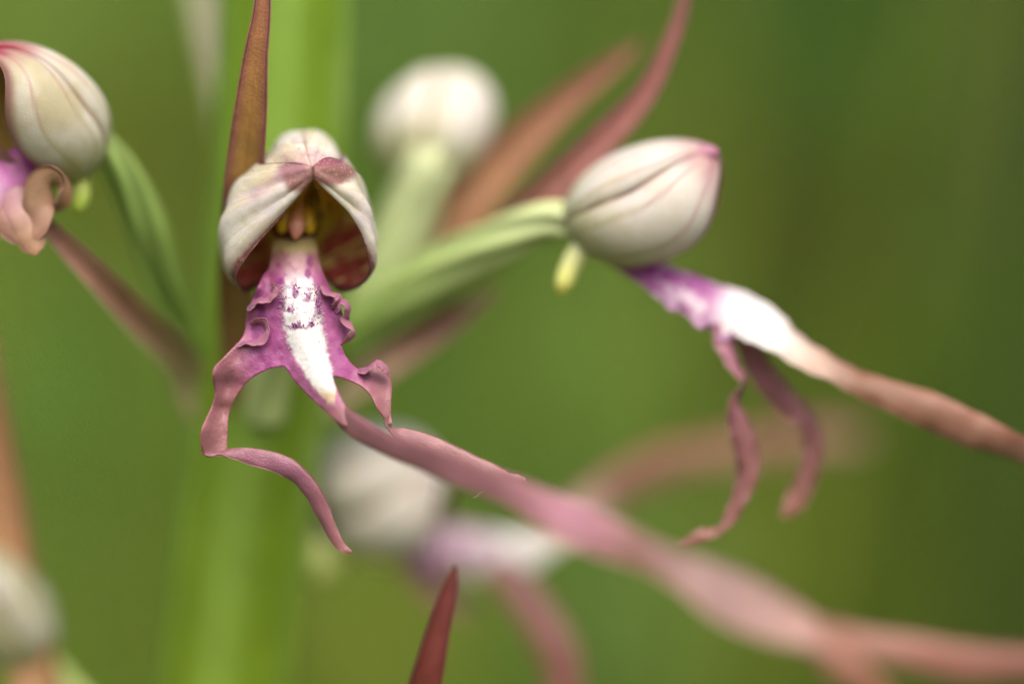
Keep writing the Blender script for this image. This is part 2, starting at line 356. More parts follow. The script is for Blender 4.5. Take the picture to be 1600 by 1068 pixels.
sepal('lateral_sepal', [
 [(470,330,190),(458,355,195),(452,380,190),(448,400,175),(435,430,140)],
 [(450,250,150),(395,285,155),(365,345,145),(358,405,130),(387,456,95)],
 [(420,240,95),(375,282,95),(349,350,85),(352,405,70),(373,448,50)],
 [(408,258,45),(383,281,38),(355,330,30),(354,385,22),(369,428,18)],
 [(440,255,5),(423,274,-6),(400,310,-10),(392,350,-9),(394,391,-4)],
 [(466,255,-14),(463,267,-22),(452,290,-25),(446,312,-22),(444,334,-14)],
 [(488,261,-24),(489,265,-27),(489,270,-29),(489,275,-27),(488,280,-24)]], 'left')
sepal('lateral_sepal', [
 [(470,330,190),(485,355,195),(490,380,190),(494,400,175),(500,430,140)],
 [(500,245,150),(545,285,155),(570,345,145),(572,405,135),(530,456,100)],
 [(530,240,95),(562,285,90),(580,345,80),(585,405,68),(562,449,62)],
 [(530,250,45),(556,275,40),(574,325,30),(586,382,28),(580,428,34)],
 [(514,248,5),(540,263,0),(563,305,-4),(575,352,0),(575,400,14)],
 [(500,251,-15),(516,265,-20),(532,293,-20),(545,322,-11),(549,340,-2)],
 [(488,261,-24),(490,265,-27),(491,270,-29),(492,275,-27),(493,281,-24)]], 'right')
sepal('dorsal_sepal', [
 [(455,330,190),(462,320,195),(470,318,195),(478,320,195),(485,330,190)],
 [(425,262,150),(442,226,150),(475,215,150),(508,224,150),(525,262,150)],
 [(412,256,85),(434,226,85),(475,212,85),(513,224,85),(536,256,85)],
 [(416,264,35),(443,237,30),(478,226,24),(510,236,30),(530,260,38)],
 [(450,268,8),(465,255,-4),(482,247,-8),(498,252,-4),(512,262,8)],
 [(484,268,-14),(486,266,-16),(488,265,-17),(490,266,-16),(492,268,-14)]], 'dorsal')
# narrow petals lining the hood
def cpet(t, s):
    c = stops(t, [(0, srgb(214, 196, 90)), (0.5, srgb(210, 174, 56)), (1, srgb(190, 144, 60))])
    return mix(c, BROWN * 1.5, ss(0.56, 0.68, vnoise(t * 7, s * 2.2, 61)) * 0.7)
ribbon('petal', [(448,372,150,22,20,0.1),(436,345,120,34,25,0.2),(448,315,70,32,20,0.2),(474,292,25,16,5,0.1),(486,280,5,6,0)], M_SEPAL, hero, cpet, 50, 9, 4)
ribbon('petal', [(492,372,150,22,-20,0.1),(515,340,120,36,-25,0.2),(512,312,75,34,-20,0.2),(500,292,28,16,-5,0.1),(492,280,5,6,0)], M_SEPAL, hero, cpet, 50, 9, 4)
# column: pink beak, yellow anther lobes, dark stigma bowl
ellipsoid('stigma', (461,357,108), (38,30,26), M_COLUMN, hero, lambda t, th: mix(srgb(96, 34, 30), srgb(176, 112, 40), ss(0.55, 0.8, t)))
ellipsoid('anther', (445,342,84), (11,14,24), M_COLUMN, hero, lambda t, th: mix(srgb(216, 184, 40), srgb(170, 126, 34), t), 0.28, 0.3)
ellipsoid('anther', (482,342,84), (11,14,24), M_COLUMN, hero, lambda t, th: mix(srgb(216, 184, 40), srgb(170, 126, 34), t), -0.18, 0.3)
tube('column', [(476,292,92,5),(470,315,86,7),(466,332,78,10),(464,348,70,14),(463,358,66,13),(462,367,65,8),(461,374,66,2.5)], M_COLUMN, hero, lambda t, th: stops(t, [(0, srgb(170, 130, 60)), (0.45, srgb(210, 150, 120)), (0.6, srgb(222, 160, 150)), (1, srgb(206, 134, 124))]), 40, 20)
tube('column_ridge', [(444,318,86,4),(450,332,80,5),(457,346,72,5)], M_COLUMN, hero, lambda t, th: stops(t, [(0, srgb(180, 140, 60)), (1, srgb(196, 140, 120))]), 14, 12)
tube('ovary', [(414,660,330,30),(420,600,318,36),(440,520,300,40),(456,450,262,36),(466,390,205,24)], M_GREEN, hero, cgreen(PALE, srgb(170, 190, 110)), 50, 30, 6, 0.08, 2.2)

# lip: one sheet with the two side lobes and the root of the long middle lobe
OUT = [(446,364),(428,380),(424,402),(420,420),(411,430),(403,446),(397,462),(390,478),(385,494),(384,511),(380,524),(371,536),(360,547),(348,560),(338,570),(333,580),(333,596),(336,612),(332,632),(324,650),(316,668),(313,687),(316,702),(322,713),
 (338,712),(353,705),(355,688),(356,668),(358,645),(368,620),(380,604),(394,590),(416,578),(434,573),(444,573),(450,580),(458,592),(475,611),(490,626),(506,640),(522,654),(540,666),
 (556,664),(550,650),(540,634),(530,616),(524,600),(520,588),(530,589),(543,593),(564,603),(579,618),(589,638),(598,650),(603,662),
 (613,662),(611,648),(611,628),(612,606),(608,588),(600,574),(592,568),(580,570),(569,577),(556,574),(542,559),(535,545),(534,536),(540,526),(546,516),(544,506),(538,498),(535,488),(531,478),(526,468),(520,458),(514,446),(508,434),(502,420),(498,404),(494,384),(482,364)]
DEP = [(465,364,108),(446,364,108),(482,364,108),(465,382,74),(448,382,76),(480,382,76),(426,402,70),(497,404,68),(465,400,48),(466,420,26),(467,445,8),(470,470,0),(474,500,-6),(478,530,-12),(486,560,-18),(497,590,-26),(512,615,-34),(530,640,-44),(548,665,-56),
 (450,470,2),(492,470,4),(455,510,-2),(498,510,0),(452,550,-2),(512,560,-8),(475,611,-10),(506,640,-26),(524,600,-28),
 (430,440,28),(418,446,34),(405,450,14),(396,466,44),(389,482,16),(384,504,46),(378,528,16),(412,490,16),(405,515,18),(425,515,8),(420,545,4),(395,560,6),(372,560,12),(372,575,4),(352,575,2),(350,600,20),(333,585,-26),(336,612,-2),(345,640,22),(318,668,-22),(340,670,10),(314,690,-18),(335,695,4),(322,712,-4),(352,704,6),(356,660,14),(366,622,12),(393,591,6),(430,574,2),
 (505,438,30),(516,450,44),(522,462,16),(528,474,44),(537,490,14),(545,514,40),(536,534,18),(515,480,16),(522,510,18),(525,545,10),(540,575,8),(560,590,8),(556,575,20),(575,580,22),(592,570,34),(606,590,30),(592,595,16),(611,628,10),(596,625,4),(605,650,4),(603,661,6),(612,660,0),(545,594,4),(520,588,-14)]
def tps(xy, z, lam=6.0):
    n = len(xy); r = np.linalg.norm(xy[:, None] - xy[None], axis=-1) / 50; K = r ** 2 * np.log(r + 1e-9); K[np.isnan(K)] = 0
    Pm = np.concatenate([np.ones((n, 1)), xy / 50], 1); M = np.zeros((n + 3, n + 3)); M[:n, :n] = K + lam * 0.01 * np.eye(n); M[:n, n:] = Pm; M[n:, :n] = Pm.T
    w = np.linalg.solve(M, np.concatenate([z, np.zeros(3)]))
    def f(q):
        r = np.linalg.norm(q[:, None] - xy[None], axis=-1) / 50; return (r ** 2 * np.log(r + 1e-9)) @ w[:n] + np.concatenate([np.ones((len(q), 1)), q / 50], 1) @ w[n:]
    return f
def resample(pl, step):
    q = spl(A(list(pl) + [pl[0]], float), len(pl) * 14); d = np.concatenate([[0], np.cumsum(np.linalg.norm(np.diff(q, axis=0), axis=1))])
    n = int(d[-1] / step); t = np.linspace(0, d[-1], n, endpoint=False); return np.stack([np.interp(t, d, q[:, k]) for k in range(2)], -1)
def inside(q, pl):
    x, y = q[:, 0], q[:, 1]; r = np.zeros(len(q), bool); j = len(pl) - 1
    for i in range(len(pl)):
        a, b = pl[i], pl[j]; c = ((a[1] > y) != (b[1] > y)) & (x < (b[0] - a[0]) * (y - a[1]) / (b[1] - a[1] + 1e-12) + a[0]); r ^= c; j = i
    return r
bd = resample(OUT, 2.6)
gx_, gy_ = np.meshgrid(np.arange(305, 625, 2.6), np.arange(372, 722, 2.6)); q = np.stack([gx_.ravel(), gy_.ravel()], -1) + rng.uniform(-0.5, 0.5, (gx_.size, 2))
q = q[inside(q, bd)]
dm = np.min(np.linalg.norm(q[:, None] - bd[None], axis=-1), axis=1); q = q[dm > 1.7]
nb = len(bd); pts2 = np.concatenate([bd, q])
vv, _, ff, *_r = delaunay_2d_cdt([Vector(p) for p in pts2], [], [list(range(nb))], 1, 1e-4)
vv = A([list(v) for v in vv]); ff = A([list(f) for f in ff])
fdep = tps(A([p[:2] for p in DEP], float), A([p[2] for p in DEP], float))
edist = np.min(np.linalg.norm(vv[:, None] - bd[None], axis=-1), axis=1)
dz = fdep(vv) + 3.0 * (fbm(vv[:, 0] / 12, vv[:, 1] / 12, 71) - 0.5) - 3.0 * np.exp(-(edist / 5.0) ** 2)
def strip_half(y): return np.interp(y, [395, 430, 470, 500, 530, 560, 590, 610, 625], [10, 20, 28, 29, 29, 26, 21, 15, 6])
def strip_mid(y): return np.interp(y, [380, 430, 470, 510, 550, 590, 625], [465, 466, 469, 474, 484, 500, 518])
def lip_col(x, y):
    n = fbm(x / 10, y / 10, 72); n2 = fbm(x / 5, y / 5, 73)
    c = mix(srgb(182, 100, 160), srgb(160, 72, 140), ss(0.35, 0.65, n))
    c = mix(c, srgb(160, 106, 114), ss(60, 120, np.abs(x - 475)) * 0.9)
    c = mix(c, srgb(162, 110, 114), ss(570, 640, y) * 0.7)
    c = mix(c, srgb(186, 112, 160), ss(48, 26, np.abs(x - strip_mid(y))) * 0.6)
    c = mix(c, srgb(128, 52, 92), ss(480, 440, y) * 0.6 * ss(20, 40, np.abs(x - 466)))
    c = mix(c, srgb(176, 128, 136), ss(432, 412, y) * 0.85)
    e = np.abs(x - strip_mid(y)) / strip_half(y) + 0.35 * (n2 - 0.5)
    c = mix(c, WHITE, ss(1.1, 0.8, e) * ss(410, 450, y) * ss(636, 612, y))
    c = mix(c, srgb(226, 200, 160), ss(600, 622, y) * ss(1.2, 0.8, e) * ss(640, 618, y))
    sp = 0.5 * ss(0.6, 0.7, fbm(x / 7 + 9, y / 9, 75)) * ss(506, 480, y) * ss(400, 412, y) * ss(1.25, 0.9, e)
    c = mix(c, srgb(150, 58, 138), sp * 0.9)
    c = mix(c, srgb(206, 170, 176), ss(445, 415, y) * ss(1.5, 0.8, e) * (1 - sp) * 0.8)
    c = mix(c, srgb(196, 186, 120), ss(404, 388, y) * 0.9)
    for (ax_, ay_, rx_, ry_) in ((466, 511, 12, 4), (486, 508, 5, 4), (442, 474, 5, 9), (452, 486, 7, 3), (462, 458, 5, 9), (480, 466, 4, 7), (496, 478, 4, 14), (439, 440, 6, 7), (436, 416, 5, 6), (482, 411, 6, 9), (480, 428, 6, 8), (441, 395, 5, 4)):
        d_ = np.hypot((x - ax_) / rx_, (y - ay_) / ry_) + 1.3 * (n2 - 0.5); c = mix(c, srgb(146, 56, 132), ss(1.15, 0.7, d_) * 0.85)
    c = mix(c, srgb(150, 96, 106), ss(622, 646, y) * ss(440, 480, x) * ss(585, 565, x))
    return dusty(c, 0.06)
xs, ys = vv[:, 0], vv[:, 1]
G = P(np.stack([xs, ys, dz], -1))
fn = np.zeros_like(G); t_ = np.cross(G[ff[:, 1]] - G[ff[:, 0]], G[ff[:, 2]] - G[ff[:, 0]])
if t_[:, 1].sum() > 0: ff = ff[:, ::-1]; t_ = -t_
for k in range(3): np.add.at(fn, ff[:, k], t_)
fn /= np.linalg.norm(fn, axis=1, keepdims=True)
m = len(G); th = (2.0 + 3.5 * ss(0, 8, edist))[:, None]
V = np.concatenate([G + fn * th / 2, G - fn * th / 2])
from collections import Counter
ed = Counter(); 
for f in ff.tolist():
    for a, b in ((f[0], f[1]), (f[1], f[2]), (f[2], f[0])): ed[(a, b)] += 1
rim = [[b, a, a + m, b + m] for (a, b) in ed if (b, a) not in ed]
c1 = lip_col(xs, ys); c1 = mix(c1, c1 * A([1.12, 0.95, 0.95]), ss(6, 0, edist) * 0.6)
c2 = mix(srgb(160, 92, 104), srgb(176, 120, 110), fbm(xs / 14, ys / 14, 76))
lip = mesh('lip', V, ff.tolist() + (ff[:, ::-1] + m).tolist() + rim, np.concatenate([c1, c2]), M_LIP, hero)
def lipP(x, y): return P(A([x, y, fdep(A([[x, y]]))[0]]))

def crose(a=ROSE, b=PINK, c_=ROSE, e=srgb(150, 84, 92), seed=0, rim=0.5):
    def f(t, s):
        c = stops(t, [(0, a), (0.5, b), (1, c_)]); c = mix(c, e, ss(0.5, 1.0, np.abs(s)) * rim)
        return dusty(c * (0.74 + 0.2 * fbm(t * 30, s * 3, seed))[..., None])
    return f
RD = srgb(158, 98, 106); RB = srgb(180, 122, 120)
# left side lobe beyond its fold, right side lobe beyond its twist
ribbon('side_lobe', [(317,700,-6,16,20),(326,708,-4,12,60,0.1),(345,707,2,14,50,0.1),(370,708,6,20,25,0.1),(400,714,8,28,10,0.12),(435,724,6,30,0,0.15),(464,742,2,31,-20,0.15),(486,768,0,29,-25,0.2),(503,800,4,24,-20,0.2),(519,832,8,19,-10,0.2),(534,854,8,14,0,0.1),(549,862,6,5,0)], M_LIP, hero, crose(srgb(150, 84, 96), srgb(172, 100, 134), srgb(178, 108, 104), srgb(186, 120, 120), 3), 130, 11, 5, 1.6, 4, 0.5)
ribbon('side_lobe', [(607,650,4,14,40),(605,664,2,12,75,0.0),(613,672,2,16,60,0.0),(632,682,4,30,25,0.1),(664,697,8,40,5,0.12),(705,716,8,42,0,0.12),(750,738,4,42,-5,0.15),(785,752,2,38,-15,0.15),(808,752,2,24,-10,0.1),(822,750,0,8,0)], M_LIP, hero, crose(RD, srgb(184, 120, 128), RB, srgb(196, 140, 134), 4), 130, 11, 5, 1.5, 4, 1.2)
# long middle lobe, twisting forward, forked at its end
def cmid(t, s):
    c = stops(t, [(0, srgb(190, 130, 140)), (0.1, RD), (0.25, srgb(176, 108, 120)), (0.42, srgb(176, 112, 120)), (0.5, srgb(196, 124, 148)), (0.6, srgb(164, 112, 100)), (0.8, srgb(196, 154, 150)), (1, srgb(184, 122, 96))])
    c = mix(c, c * 0.72, ss(0.62, 0.78, fbm(t * 7, s * 5 + 3, 9)) * 0.5 + ss(0.12, 0.0, np.abs(s - 0.2)) * 0.35)
    return dusty(mix(c, srgb(170, 112, 92), ss(0.3, 1.0, -s) * 0.5) * (0.76 + 0.2 * fbm(t * 24, s * 2, 8))[..., None])
ribbon('middle_lobe', [(514,626,-20,14,0,0.1),(530,643,-36,28,-10,0.1),(550,662,-60,37,-22,0.08),(600,692,-96,36,-25,0.05),(660,717,-140,38,-20,0.05),(730,745,-195,40,-15,0.05),(800,768,-245,46,0,0.05),(860,796,-285,58,25,0.05),(930,830,-325,68,14,0.06),(985,854,-355,56,6,0.03),(1030,873,-375,48,4,0),(1075,895,-392,58,8,-0.04),(1140,930,-412,80,0,-0.06),(1210,964,-428,74,12,-0.05),(1265,988,-434,58,30,0),(1310,1008,-432,40,20,0)], M_LIP, hero, cmid, 220, 13, 7, 2.0, 5, 0.3)
ribbon('middle_lobe_fork', [(1262,990,-432,40,10),(1310,1030,-438,46,0,0.1),(1362,1076,-442,44,-15,0.1),(1410,1126,-446,36,-10,0.1),(1450,1180,-450,12,0)], M_LIP, hero, crose(srgb(190, 128, 104), srgb(180, 114, 84), srgb(180, 114, 84), srgb(170, 100, 80), 5), 60, 9, 6)
ribbon('middle_lobe_fork', [(1280,985,-430,40,0),(1350,1002,-420,42,15,0.1),(1430,1016,-412,48,10,0.1),(1520,1034,-405,54,0,0.1),(1610,1036,-400,46,-10,0.1),(1720,1024,-395,14,0)], M_LIP, hero, crose(srgb(190, 128, 108), srgb(170, 104, 84), srgb(184, 122, 104), srgb(170, 100, 84), 6), 60, 9, 6)
# rolled frills on the flanks of the lip
FR = crose(srgb(176, 90, 146), srgb(190, 108, 146), srgb(196, 120, 146), srgb(206, 140, 150), 9, 0.6)
for pl in ([(370,538,16),(384,535,6),(399,532,0),(411,526,-3),(417,515,0),(412,505,6),(401,503,14),(392,508,22)],
           [(388,480,24),(402,470,8),(416,467,0),(425,461,-2),(428,452,4),(424,444,16)],
           [(506,446,14),(514,457,6),(526,460,4),(530,468,6),(526,478,12),(519,482,16)],
           [(524,486,14),(527,477,8),(533,471,4),(541,473,2),(546,483,4),(543,494,6),(540,500,8),(546,507,6),(553,516,4),(550,526,6),(541,533,10),(533,539,14)],
           [(562,577,14),(574,575,4),(584,568,-2),(594,567,-2),(604,575,2),(609,588,8)]):
    k = len(pl); ribbon('lip_frill', [(x, y, d, (22 + 7 * math.sin(i * 2.3 + k)) * math.sin(math.pi * (0.25 + 0.6 * i / (k - 1))), 66 + 6 * math.sin(i * 1.7), 0.12) for i, (x, y, d) in enumerate(pl)], M_LIP, hero, FR, 44, 9, 2.8, 1.6, 3, k, 3)
# hair-like papillae on the lip
def hairs(name, spots, parent, mat):
    V = []; F = []; Cc = []
    for (x, y, L, ang, lift, r, col) in spots:
        b = lipP(x, y); d = A([math.cos(ang), -lift, math.sin(ang)]); d /= np.linalg.norm(d)
        s = np.cross(d, A([0.1, 1, 0.2])); s /= np.linalg.norm(s); w = np.cross(d, s); o0 = len(V)
        bend = A([rng.normal(0, .15), rng.normal(0, .1), rng.normal(0, .15)]) * L
        for k, (tt, rr) in enumerate(((0, 1), (0.5, 0.75), (1, 0.25))):
            cc = b - d * 2 + d * L * tt + bend * tt * tt
            for j in range(3):
                a = 2 * math.pi * j / 3; V.append(cc + (s * math.cos(a) + w * math.sin(a)) * r * rr); Cc.append(col)
        for k in range(2):
            for j in range(3): F.append([o0 + 3 * k + j, o0 + 3 * k + (j + 1) % 3, o0 + 3 * k + 3 + (j + 1) % 3, o0 + 3 * k + 3 + j])
        F.append([o0 + 6, o0 + 7, o0 + 8])
    o = mesh(name, V, F, A(Cc), mat, parent); o['kind'] = 'stuff'; return o
sp = []
for _ in range(1300):
    y = rng.uniform(445, 612); h = strip_half(y); e = rng.uniform(-1, 1); e = math.copysign(abs(e) ** 0.28, e) * 1.03; x = strip_mid(y) + e * h
    a = math.atan2(rng.normal(0.15, 0.5), e * 1.1 + rng.normal(0, .15)) if y < 545 else math.atan2(-0.5 + rng.normal(0, .3), e)
    L = rng.uniform(5, 11) if y < 548 else rng.uniform(2.5, 5)
    sp.append((x, y, L, a, rng.uniform(0.3, 1.1), rng.uniform(0.35, 0.6), WHITE * rng.uniform(0.92, 1.0)))
for (cx, cy, rx, ry, n) in ((464, 511, 13, 4, 70), (486, 509, 6, 5, 30), (442, 474, 5, 11, 34), (453, 487, 8, 3, 22), (462, 458, 5, 10, 26), (480, 466, 4, 8, 18), (496, 477, 4, 15, 46), (490, 455, 6, 8, 18), (440, 492, 5, 6, 10), (492, 500, 5, 8, 14)):
    for _ in range(n):
        x, y = cx + rng.normal(0, rx * .6), cy + rng.normal(0, ry * .6)
        sp.append((x, y, rng.uniform(7, 12), rng.uniform(0.2, 2.6), rng.uniform(0.5, 1.3), rng.uniform(0.9, 1.3), mix(srgb(206, 116, 200), srgb(170, 70, 160), rng.uniform(0, 1))))
hairs('lip_hair', sp, hero, M_HAIR)

tube('stray_fibre', [(754,768,-8,1.0),(748,771,-10,0.9),(745,775,-10,0.8),(739,777,-11,0.5)], M_HAIR, hero, lambda t, th: srgb(190, 210, 130) + 0 * t[..., None], 12, 5)
# ---- bracts of the spike
ribbon('bract', [(382,640,330,44,0,-0.25),(374,560,300,54,0,-0.25),(372,460,240,60,5,-0.25),(376,360,150,60,5,-0.28),(384,270,75,60,5,-0.28),(392,180,30,52,0,-0.3),(400,90,8,38,0,-0.3),(409,20,0,27,-3,-0.3),(414,-60,0,16,0,-0.2),(417,-120,6,3,0,0)], M_BRACT, orchid,
       cbract(srgb(150, 116, 74), srgb(176, 132, 56), srgb(146, 76, 72), srgb(152, 90, 86), 2), 150, 15, 6)
ribbon('bract', [(330,690,400,24,0,-0.2),(306,610,385,62,0,-0.25),(276,556,340,50,0,-0.25),(216,498,260,48,0,-0.25),(150,430,180,42,0,-0.2),(96,376,140,32,0,-0.2),(62,340,124,20,0,-0.2),(36,312,118,4,0)], M_BRACT, orchid,
       cbract(srgb(176, 186, 120), srgb(164, 120, 100), srgb(150, 96, 90), srgb(176, 140, 118), 3), 100, 13, 6)
ribbon('bract', [(560,600,470,60,0,-0.2),(640,440,455,80,0,-0.25),(720,330,440,86,0,-0.25),(800,238,430,74,0,-0.25),(880,162,425,52,0,-0.25),(950,106,420,32,0,-0.2),(1005,66,420,6,0)], M_BRACT, orchid,
       cbract(srgb(170, 130, 100), srgb(176, 126, 88), srgb(124, 62, 56), srgb(156, 106, 80), 4), 100, 13, 7)
ribbon('bract', [(620,540,400,40,0,-0.2),(720,430,340,52,0,-0.2),(800,350,300,56,0,-0.25),(880,276,270,54,0,-0.25),(950,210,255,48,0,-0.25),(1005,150,245,37,0,-0.25),(1042,80,240,27,0,-0.25),(1066,10,240,18,0,-0.2),(1078,-60,240,12,0),(1084,-110,240,3,0)], M_BRACT, orchid,
       cbract(srgb(150, 110, 90), srgb(166, 104, 96), srgb(130, 74, 74), srgb(150, 92, 92), 5), 100, 13, 6)
ribbon('bract', [(510,640,420,40,0,-0.2),(570,590,400,50,0,-0.2),(640,545,390,48,0,-0.2),(710,500,385,38,0,-0.2),(780,450,380,8,0)], M_BRACT, orchid,
       cbract(srgb(184, 180, 130), srgb(178, 140, 118), srgb(166, 112, 104), srgb(180, 140, 128), 6), 80, 13, 6)
ribbon('bract', [(430,1400,330,60,0,-0.2),(560,1300,120,76,0,-0.25),(630,1190,-20,66,0,-0.28),(664,1070,-70,50,0,-0.3),(686,980,-85,36,0,-0.3),(702,920,-90,24,0,-0.25),(711,884,-92,5,0)], M_BRACT, orchid,
       cbract(srgb(140, 90, 60), srgb(136, 62, 52), srgb(112, 48, 50), srgb(120, 52, 50), 7), 100, 13, 6)
ribbon('bract', [(392,420,480,40,0,-0.2),(370,260,520,60,10,-0.2),(350,130,560,62,15,-0.2),(322,0,600,66,10,-0.2),(300,-110,620,50,0,-0.2),(290,-190,630,5,0)], M_BRACT, orchid,
       cbract(srgb(140, 160, 70), srgb(186, 170, 150), srgb(160, 190, 110), srgb(150, 180, 100), 8), 80, 13, 6)
ribbon('bract', [(300,1500,470,60,0,-0.2),(130,1240,440,80,0,-0.2),(40,1000,440,80,0,-0.2),(4,800,440,80,0,-0.2),(-14,640,440,54,0,-0.2),(-20,510,440,8,0)], M_BRACT, orchid,
       cbract(srgb(180, 150, 100), srgb(190, 140, 96), srgb(160, 110, 60), srgb(170, 120, 84), 9), 80, 13, 6)

# ---- hooded flowers further back
def hood(par, B, T, up, R, veins=0.5, cols=None, open_=1.0, blush=0.5, seed=0, belly=0.0, o0=0.45):
    """three bulging sepals closing round the axis from B to T"""
    B = P(A(B, float)); T = P(A(T, float)); f = T - B; L = np.linalg.norm(f); f /= L
    u = A(up, float); u -= f * (u @ f); u /= np.linalg.norm(u); r = np.cross(f, u)
    base_c, blush_c, in_c = cols or (CREAM, srgb(190, 130, 140), srgb(120, 50, 60))
    def prof(t): return R * np.sqrt(np.maximum(1 - np.abs(2 * (0.006 + 0.994 * t) - 1) ** 2.3, 0)) * (1 - 0.10 * t)
    nr, nc = 70, 46; t = np.linspace(0.0, 1, nr)[:, None]; s = np.linspace(0, 1, nc)[None, :]
    for name, a0, a1, k in (('lateral_sepal', 58, -78, 1.0), ('lateral_sepal', 122, 258, 1.0), ('dorsal_sepal', 40, 140, 0.97)):
        lo = a1 + 0 * t
        if name == 'lateral_sepal':
            sg = -1 if a1 < 0 else 1
            lo = a1 - sg * open_ * 52 * ss(o0, 1.0, t)
        ang = np.radians(a0 + (lo - a0) * s)
        mid = np.sin(np.pi * s)
        g_ = 0.30 + 0.06 * np.sin(2.5 * t)
        lobe = np.where(s < g_, np.sin(np.pi * np.clip(s / g_, 0, 1)), np.sin(np.pi * np.clip((s - g_) / (1 - g_), 0, 1) ** 0.8)) if name == 'lateral_sepal' else mid
        rad = prof(t) * k * (0.80 + 0.23 * np.maximum(lobe, 0) ** 0.5 * np.sin(np.pi * np.clip(t, 0.02, 1)) ** 0.4)
        rad = rad * (1 - belly * np.sin(ang))
        ax = L * (t - 0.13 * np.sin(np.pi * t ** 1.6) * np.minimum(np.sin(ang), 0.25))
        G = B + f * ax[..., None] + (u * np.sin(ang)[..., None] + r * np.cos(ang)[..., None]) * rad[..., None]
        n = fbm(t * 6 + seed, s * 5, seed)
        c = mix(base_c, WHITE * 0.95, ss(0.3, 0.7, n) * 0.6)
        c = mix(c, srgb(180, 186, 120), ss(0.36, 0.02, t + 0 * s + 0.2 * (n - 0.5)) * 0.75)
        vein = np.abs(np.sin(np.pi * (s * 4 + 0.1 * np.sin(t * 5)))); c = mix(c, mix(srgb(176, 176, 110), srgb(196, 140, 140), ss(0.25, 0.7, t + 0 * s)), ss(0.32, 0, vein) * veins * 1.2)
        if name == 'lateral_sepal': c = mix(c, mix(srgb(150, 134, 84), blush_c * 0.8, t), ss(0.05, 0.0, np.abs(s - g_)) * 0.8)
        c = mix(c, blush_c, ss(0.75, 1.0, t + 0.15 * (n - 0.5)) * 0.8 * blush * 2 * (0.35 + 0.65 * mid))
        if name == 'lateral_sepal': c = mix(c, blush_c * 0.8, ss(0.86, 0.97, s + 0 * t) * 0.8)
        else: c = mix(c, blush_c, ss(0.05, 0.0, np.minimum(s, 1 - s) + 0 * t) * 0.6)
        sheet(name, G, 6.0, c, mix(in_c, YEL, ss(0.5, 0.7, n) * 0.5), M_SEPAL, par, B + f * L * 0.5)
def lip_band(par, pts, seed, pig=None):
    def f(t, s):
        c = stops(t, pig or [(0, srgb(186, 110, 178)), (0.06, srgb(206, 150, 200)), (0.2, srgb(226, 206, 220)), (0.37, WHITE), (0.46, srgb(214, 190, 176)), (0.55, srgb(134, 94, 74)), (0.8, srgb(148, 108, 92)), (1, srgb(176, 136, 128))])
        c = mix(c, srgb(150, 94, 76), ss(0.2, 0.9, s) * ss(0.3, 0.5, t) * 0.6)
        m = ss(0.42, 0.50, fbm(t * 44 + seed, s * 2.4, seed)) * ss(0.27, 0.2, t)
        return mix(c, srgb(160, 62, 150), m * 0.9)
    return ribbon('lip', pts, M_LIP, par, f, 160, 15, 8, 3.0, 9, 0.4, seed)

# right-hand flower
fr = flower((1010, 320, 170), 'closed pinkish white flower in side view on a pale green ribbed ovary')
hood(fr, (886, 354, 190), (1120, 243, 150), (-0.43, -0.12, 0.9), 106, 0.5, (A([0.80, 0.77, 0.68]), srgb(184, 122, 132), MAROON), 0.75, 0.6, 5, 0.3)
tube('ovary', [(540,540,420,30),(600,490,390,38),(690,428,330,42),(780,378,265,38),(850,348,222,30),(905,344,192,30)], M_GREEN, fr, cgreen(srgb(136, 170, 80), srgb(196, 206, 156)), 80, 48, 6, 0.13, 2.6)
ribbon('sepal_tip', [(1070,256,120,20,0),(1096,242,118,30,10,0.2),(1112,238,118,24,0,0.3),(1122,236,120,8,0)], M_SEPAL, fr, lambda t, s: mix(srgb(212, 170, 180), srgb(190, 124, 160), t), 30, 9, 10)
tube('spur', [(925,372,180,20),(905,395,175,19),(890,420,172,17),(880,445,170,14),(874,460,170,4)], M_GREEN, fr, lambda t, th: stops(t, [(0, srgb(214, 216, 180)), (0.6, srgb(206, 210, 130)), (1, srgb(190, 180, 70))]), 30, 18)
lip_band(fr, [(950,392,190,40,40,0.1),(1020,424,175,60,35,0.15),(1075,455,165,72,30,0.15),(1130,478,160,82,30,0.15),(1180,495,155,84,35,0.12),(1230,532,150,66,40,0.1),(1290,570,146,50,40,0.1),(1370,608,142,46,20,0.15),(1450,640,140,58,0,0.15),(1520,672,138,56,-10,0.15),(1590,700,136,46,-30,0.1),(1680,735,134,40,-40,0.1),(1760,770,132,10,0)], 6)
for k, pl in enumerate(([(1040,452,165),(1052,474,158),(1066,470,156),(1074,486,156)], [(1084,478,160),(1094,500,154),(1110,500,150),(1118,516,150)], [(1118,500,158),(1130,520,152),(1146,514,150),(1156,530,150)])):
    ribbon('lip_frill', [(x, y, d, (22, 30, 28, 10)[i], 30 + 20 * i, 0.15) for i, (x, y, d) in enumerate(pl)], M_LIP, fr, crose(srgb(190, 110, 180), srgb(214, 160, 204), srgb(180, 90, 160), srgb(160, 80, 150), 12 + k), 30, 9, 6)
ribbon('side_lobe', [(1130,505,150,34,20,0.1),(1132,536,146,32,20,0.15),(1146,566,142,28,45,0.15),(1160,596,140,17,70,0.1),(1148,632,140,24,30,0.15),(1160,680,142,36,5,0.2),(1168,730,144,36,-10,0.2),(1152,784,146,28,-20,0.15),(1126,824,148,16,-50,0.1),(1096,836,150,22,-20,0.15),(1062,854,152,10,0)], M_LIP, fr, crose(srgb(196, 116, 150), srgb(156, 92, 96), srgb(178, 116, 96), srgb(140, 76, 84), 14), 110, 11, 5, 4.0, 5, 0.4)
